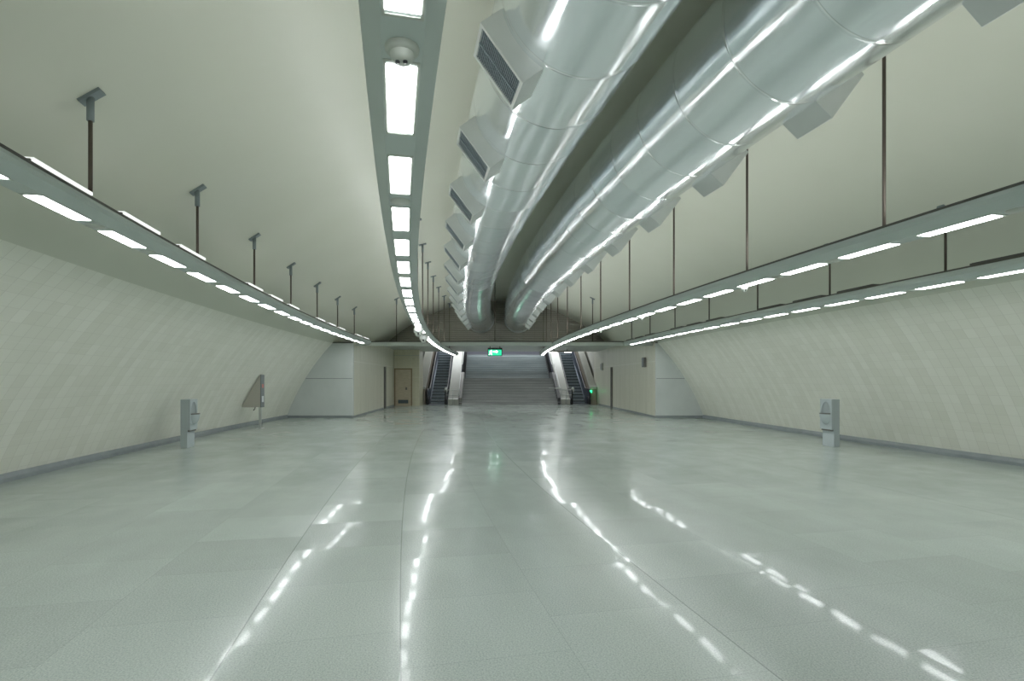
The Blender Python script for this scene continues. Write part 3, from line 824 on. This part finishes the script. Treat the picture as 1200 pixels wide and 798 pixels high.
# ------------------------------------------------------------------ air ducts
DR, DZ = .715, 4.88
def duct(label, u0, side):
    s0, s1 = -9.0, S_END - .09
    base = W(6, u0, DZ)
    t = thing('air_duct', label, 'duct', base)
    seg = 72; mb = MB(); ss = []; rad = []
    ns = int((s1-s0)/SHEET)
    for k in range(ns+1):
        a = s0 + k*SHEET
        for f, dr in ((0.0, .0), (.25, .0), (.5, .0), (.75, .0)):
            if a + f*SHEET < s1: ss.append((a+f*SHEET, dr, k))
    ss.append((s1, 0, ns))
    vs = []; uv = []
    for s, dr, k in ss:
        for j in range(seg+1):
            a = 2*PI*j/seg
            q = Vector((math.cos(a)*2.2, math.sin(a)*2.2, s*.9 + side*31))
            r = DR + dr + .004*noise.noise(q) + .0012*noise.noise(q*2.3)
            if j == seg:
                r = None
            if r is None:
                vs.append(vs[len(vs)-seg].copy())
            else: vs.append(W(s, u0 + r*math.sin(a), DZ + r*math.cos(a)))
            uv.append((s - s0, a*DR))
    w = seg+1
    mb.add(vs, [(i*w+j, i*w+j+1, (i+1)*w+j+1, (i+1)*w+j) for i in range(len(ss)-1) for j in range(seg)], 0, uv, True)
    mb.build('duct_shell', M['duct'], t, loc=base, fixn=False)
    # collar where it enters the gable
    prof = [(DR-.01, -.16), (DR+.05, -.16), (DR+.05, -.05), (DR+.012, -.05), (DR+.012, .0)]
    mb = MB(); vs = [W(s1+h, u0 + r*math.sin(2*PI*j/48), DZ + r*math.cos(2*PI*j/48)) for r, h in prof for j in range(48)]
    mb.add(vs, [(i*48+j, i*48+(j+1) % 48, (i+1)*48+(j+1) % 48, (i+1)*48+j) for i in range(len(prof)-1) for j in range(48)], 0, None, True)
    mb.build('end_collar', M['outlet'], t, loc=base)
    # straps up to the vault
    s = -7.4
    while s < s1 - 1:
        mb = MB()
        zt = math.sqrt(R_V**2 - u0**2) + ZC
        mb.tube([W(s, u0, DZ+DR-.01), W(s, u0, zt)], .014, 6)
        mb.build('hanger', M['post'], t, loc=base)
        s += SHEET*4
    # outlets: flared boxes on the outer side, turned 38 degrees down
    hx, hy = .30, .235
    ob = MB(); zo = .17; zi = -.16
    def ring(hx_, hy_, z): return [Vector((-hx_, -hy_, z)), Vector((hx_, -hy_, z)), Vector((hx_, hy_, z)), Vector((-hx_, hy_, z))]
    rr = ring(hx, hy, zi) + ring(hx, hy, zo) + ring(hx-.035, hy-.035, zo) + ring(hx-.035, hy-.035, zo-.03)
    ob.add(rr, [(i+4*a, (i+1) % 4+4*a, (i+1) % 4+4*(a+1), i+4*(a+1)) for a in range(3) for i in range(4)])
    gb = MB(); gb.box(-hx+.035, hx-.035, -hy+.035, hy-.035, zo-.035, zo-.028, 1)
    gb.box(-hx+.035, hx-.035, -.010, .010, zo-.028, zo-.002, 0)
    n = 26
    for k in range(n):
        x = -hx+.045 + (2*hx-.09)*k/(n-1)
        gb.box(x-.004, x+.004, -hy+.035, hy-.035, zo-.028, zo-.010, 0)
    s = s0 + .45 + .78; src = None
    ang = math.radians(128)*side   # angle from straight up, turning to the outer side
    while s < s1 - .6:
        pos = Matrix.Translation(-base) @ frame(s, u0, DZ) @ Matrix.Rotation(ang, 4, 'Y') @ Matrix.Translation((0, 0, DR))
        if src is None:
            o = ob.build('air_outlet', M['outlet'], t, bevel=.006); g = gb.build('grille', [M['grille'], M['grilledark']], o); src = (o, g)
        else:
            o = src[0].copy(); COL.objects.link(o); o.parent = t
            g = src[1].copy(); COL.objects.link(g); g.parent = o
        o.matrix_local = pos
        s += SHEET*2
    return t
duct('left of the two big silver air ducts, its outlets facing left', -.88, -1)
duct('right of the two big silver air ducts, its outlets facing right', 1.19, 1)

# ------------------------------------------------------------------ help points
def help_point(label, loc, rz, group=None):
    """front looks along local +x; width along y"""
    t = thing('help_point', label, 'help point', loc, rz)
    w = .185; xb, xf, xl = -.10, .105, .042; z0, z1, z2 = 0, .40, 1.10
    mb = MB()
    # full-height column at the back, shallower at the foot
    mb.box(xb, xl, -w, w, 0, z2, 0)
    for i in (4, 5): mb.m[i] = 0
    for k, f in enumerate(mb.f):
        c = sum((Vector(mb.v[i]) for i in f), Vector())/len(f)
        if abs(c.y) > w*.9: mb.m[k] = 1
    mb.build('column', [M['helpgrey'], M['helpshade']], t, bevel=.004)
    mb = MB(); mb.box(xl, xl+.045, -w+.02, w-.02, z1-.035, z1, 0); mb.build('shadow_gap', M['post'], t)
    # upper body: front face with an oval opening
    cz, a, b = .775, .150, .265; n = 48
    mb = MB()
    oval = [Vector((xf, a*math.cos(2*PI*k/n), cz + b*math.sin(2*PI*k/n))) for k in range(n)]
    rim = []
    for k in range(n):
        c, s_ = math.cos(2*PI*k/n), math.sin(2*PI*k/n)
        f = 1/max(abs(c)/w, abs(s_)/(.325))
        rim.append(Vector((xf, c*f, cz + s_*f)))
    for p in rim: p.z = min(max(p.z, z1), z2)
    mb.add(oval + rim, [(k, (k+1) % n, n+(k+1) % n, n+k) for k in range(n)])
    R_ = [Vector((xf, -w, z1)), Vector((xf, w, z1)), Vector((xf, w, z2)), Vector((xf, -w, z2))]
    zt0, zt1 = cz-.325, cz+.325
    mb.add([Vector((xf, -w, z1)), Vector((xf, w, z1)), Vector((xf, w, zt0)), Vector((xf, -w, zt0))], [(0, 1, 2, 3)])
    bk_ = [Vector((xl, p.y, p.z)) for p in R_]
    mb.add(R_ + bk_, [(0, 1, 5, 4), (2, 3, 7, 6)])
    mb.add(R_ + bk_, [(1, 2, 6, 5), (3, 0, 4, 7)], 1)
    # niche
    dep = .06; vs = []; m_ = 8
    for i in range(m_+1):
        q = i/m_*PI/2
        for k in range(n):
            vs.append(Vector((xf - dep*math.sin(q), a*math.cos(q)*math.cos(2*PI*k/n), cz + b*math.cos(q)*math.sin(2*PI*k/n))))
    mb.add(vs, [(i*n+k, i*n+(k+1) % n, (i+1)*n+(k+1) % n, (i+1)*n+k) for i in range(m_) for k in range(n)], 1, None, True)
    mb.build('body', [M['helpgrey'], M['helpshade']], t, fixn=True)
    # bowl: lower half of an egg bulging out, flat dark top
    mb = MB(); vs = []; nn = 24; pr = .125
    for i in range(13):
        q = i/12*PI/2
        for k in range(nn+1):
            th = PI + PI*k/nn
            vs.append(Vector((xf - .01 + pr*math.sin(q), a*1.0*math.cos(q)*math.cos(th)*1.0, cz + b*math.cos(q)*math.sin(th))))
    # quarter egg: section through front
    vs = []
    for i in range(13):
        e = i/12*PI/2                 # 0 at the rim level, 90 at the bottom tip
        for k in range(nn+1):
            az = -PI/2 + PI*k/nn
            vs.append(Vector((xf - .006 + pr*math.cos(e)*math.cos(az), a*math.cos(e)*math.sin(az), cz - b*math.sin(e))))
    w_ = nn+1
    mb.add(vs, [(i*w_+k, i*w_+k+1, (i+1)*w_+k+1, (i+1)*w_+k) for i in range(12) for k in range(nn)], 0, None, True)
    mb.build('bowl', M['helpgrey'], t)
    mb = MB()
    top = [Vector((xf - .006 + (pr+.004)*math.cos(-PI/2+PI*k/nn), (a+.003)*math.sin(-PI/2+PI*k/nn), cz)) for k in range(nn+1)]
    lo = [p - Vector((0, 0, .022)) for p in top]
    bk2 = [Vector((xf-.05, a*.55, cz)), Vector((xf-.05, -a*.55, cz))]
    mb.add(top + bk2 + lo + [p - Vector((0, 0, .022)) for p in bk2], [tuple(range(nn+3)), tuple(range(2*nn+5, nn+2, -1))] + [(k, (k+1) % (nn+3), (k+1) % (nn+3)+nn+3, k+nn+3) for k in range(nn+3)])
    mb.build('bowl_rim', M['post'], t)
    return t
help_point('grey pedestal with an oval bowl niche, standing by the left wall', (-7.45, 12.2, 0), math.radians(8))
# the right one is the same object turned round
src = [o for o in COL.objects if o.name == 'help_point'][0]
cp = copy_tree(src); cp.location = (7.42, 12.35, 0); cp.rotation_euler = (0, 0, PI + math.radians(8))
cp['label'] = 'grey pedestal with an oval bowl niche, standing by the right wall'

# ------------------------------------------------------------------ sail-shaped cabinet on a post, left wall
t = thing('information_cabinet', 'taupe sail-shaped cabinet on a steel post beside the left wall', 'cabinet', (-8.05, 16.9, 0), math.radians(6))
prof = [(0.0, .68), (.055, .68), (.055, 1.70), (0.0, 1.70)]
mb = MB(); n = 12
edge = []
for k in range(n+1):
    z = .68 + 1.02*k/n; edge.append((vault_x(16.9, z, -1) + 8.05 + .022 + .0*z, z))
poly = [(.0, .68), (.0, 1.70)] + edge[::-1]
poly = [(.06, .68), (.06, 1.70)] + edge[::-1]
mb.prism(poly, 1, -.14, .14); mb.build('cabinet_shell', M['cabinet'], t, bevel=.006)
mb = MB(); mb.box(.06, .085, -.15, .15, .67, 1.71); mb.build('front_panel', M['cabfront'], t, bevel=.005)
mb = MB(); mb.box(.085, .09, -.07, .07, 1.29, 1.41); tag(mb.build('red_sticker', M['red'], t), 'small red sticker on the front')
mb = MB(); mb.box(.085, .09, -.08, .08, .84, 1.03); tag(mb.build('white_sticker', M['sticker'], t), 'white sticker on the front')
mb = MB(); mb.box(-.03, .04, -.035, .035, .012, .68); mb.box(-.09, .10, -.09, .09, 0, .012); mb.build('post', M['steel'], t, bevel=.004)
mb = MB(); mb.tube([(-.14, 0, .70), (-.16, 0, .62), (-.20, 0, .57)], .018, 8); mb.build('lever', M['post'], t)

# ------------------------------------------------------------------ light in the stair hall (fixtures out of sight up the stairs)
def area(name, loc, rot, sx, sy, power, color):
    l = bpy.data.lights.new(name, 'AREA'); l.shape = 'RECTANGLE'; l.size = sx; l.size_y = sy; l.energy = power; l.color = color
    o = bpy.data.objects.new(name, l); COL.objects.link(o); o.location = loc; o.rotation_euler = rot; return o
area('stair_hall_light', bk(0, 6.6, 6.0), (math.radians(-10), 0, RB), 11, 1.2, 165, (.93, .98, 1))

# ------------------------------------------------------------------ world, camera, colour
w = bpy.data.worlds.new('World'); scene.world = w; w.use_nodes = True
w.node_tree.nodes['Background'].inputs[0].default_value = (.02, .02, .02, 1)
cam = bpy.data.cameras.new('Camera'); cam.sensor_width = 36; cam.lens = 36*F_PX/1200
cam.shift_y = (445-399)/1200
co = bpy.data.objects.new('Camera', cam); COL.objects.link(co)
co.location = (0, 0, CAM_H); co.rotation_euler = (PI/2, 0, 0)
cam.clip_start = .05
scene.camera = co
scene.view_settings.view_transform = 'Standard'
scene.view_settings.look = 'None'
scene.view_settings.exposure = 1.40
scene.view_settings.gamma = 1.12
try:
    scene.cycles.use_denoising = True
    scene.cycles.max_bounces = 10; scene.cycles.diffuse_bounces = 6; scene.cycles.glossy_bounces = 5
    scene.cycles.sample_clamp_indirect = 6.0
except Exception: pass
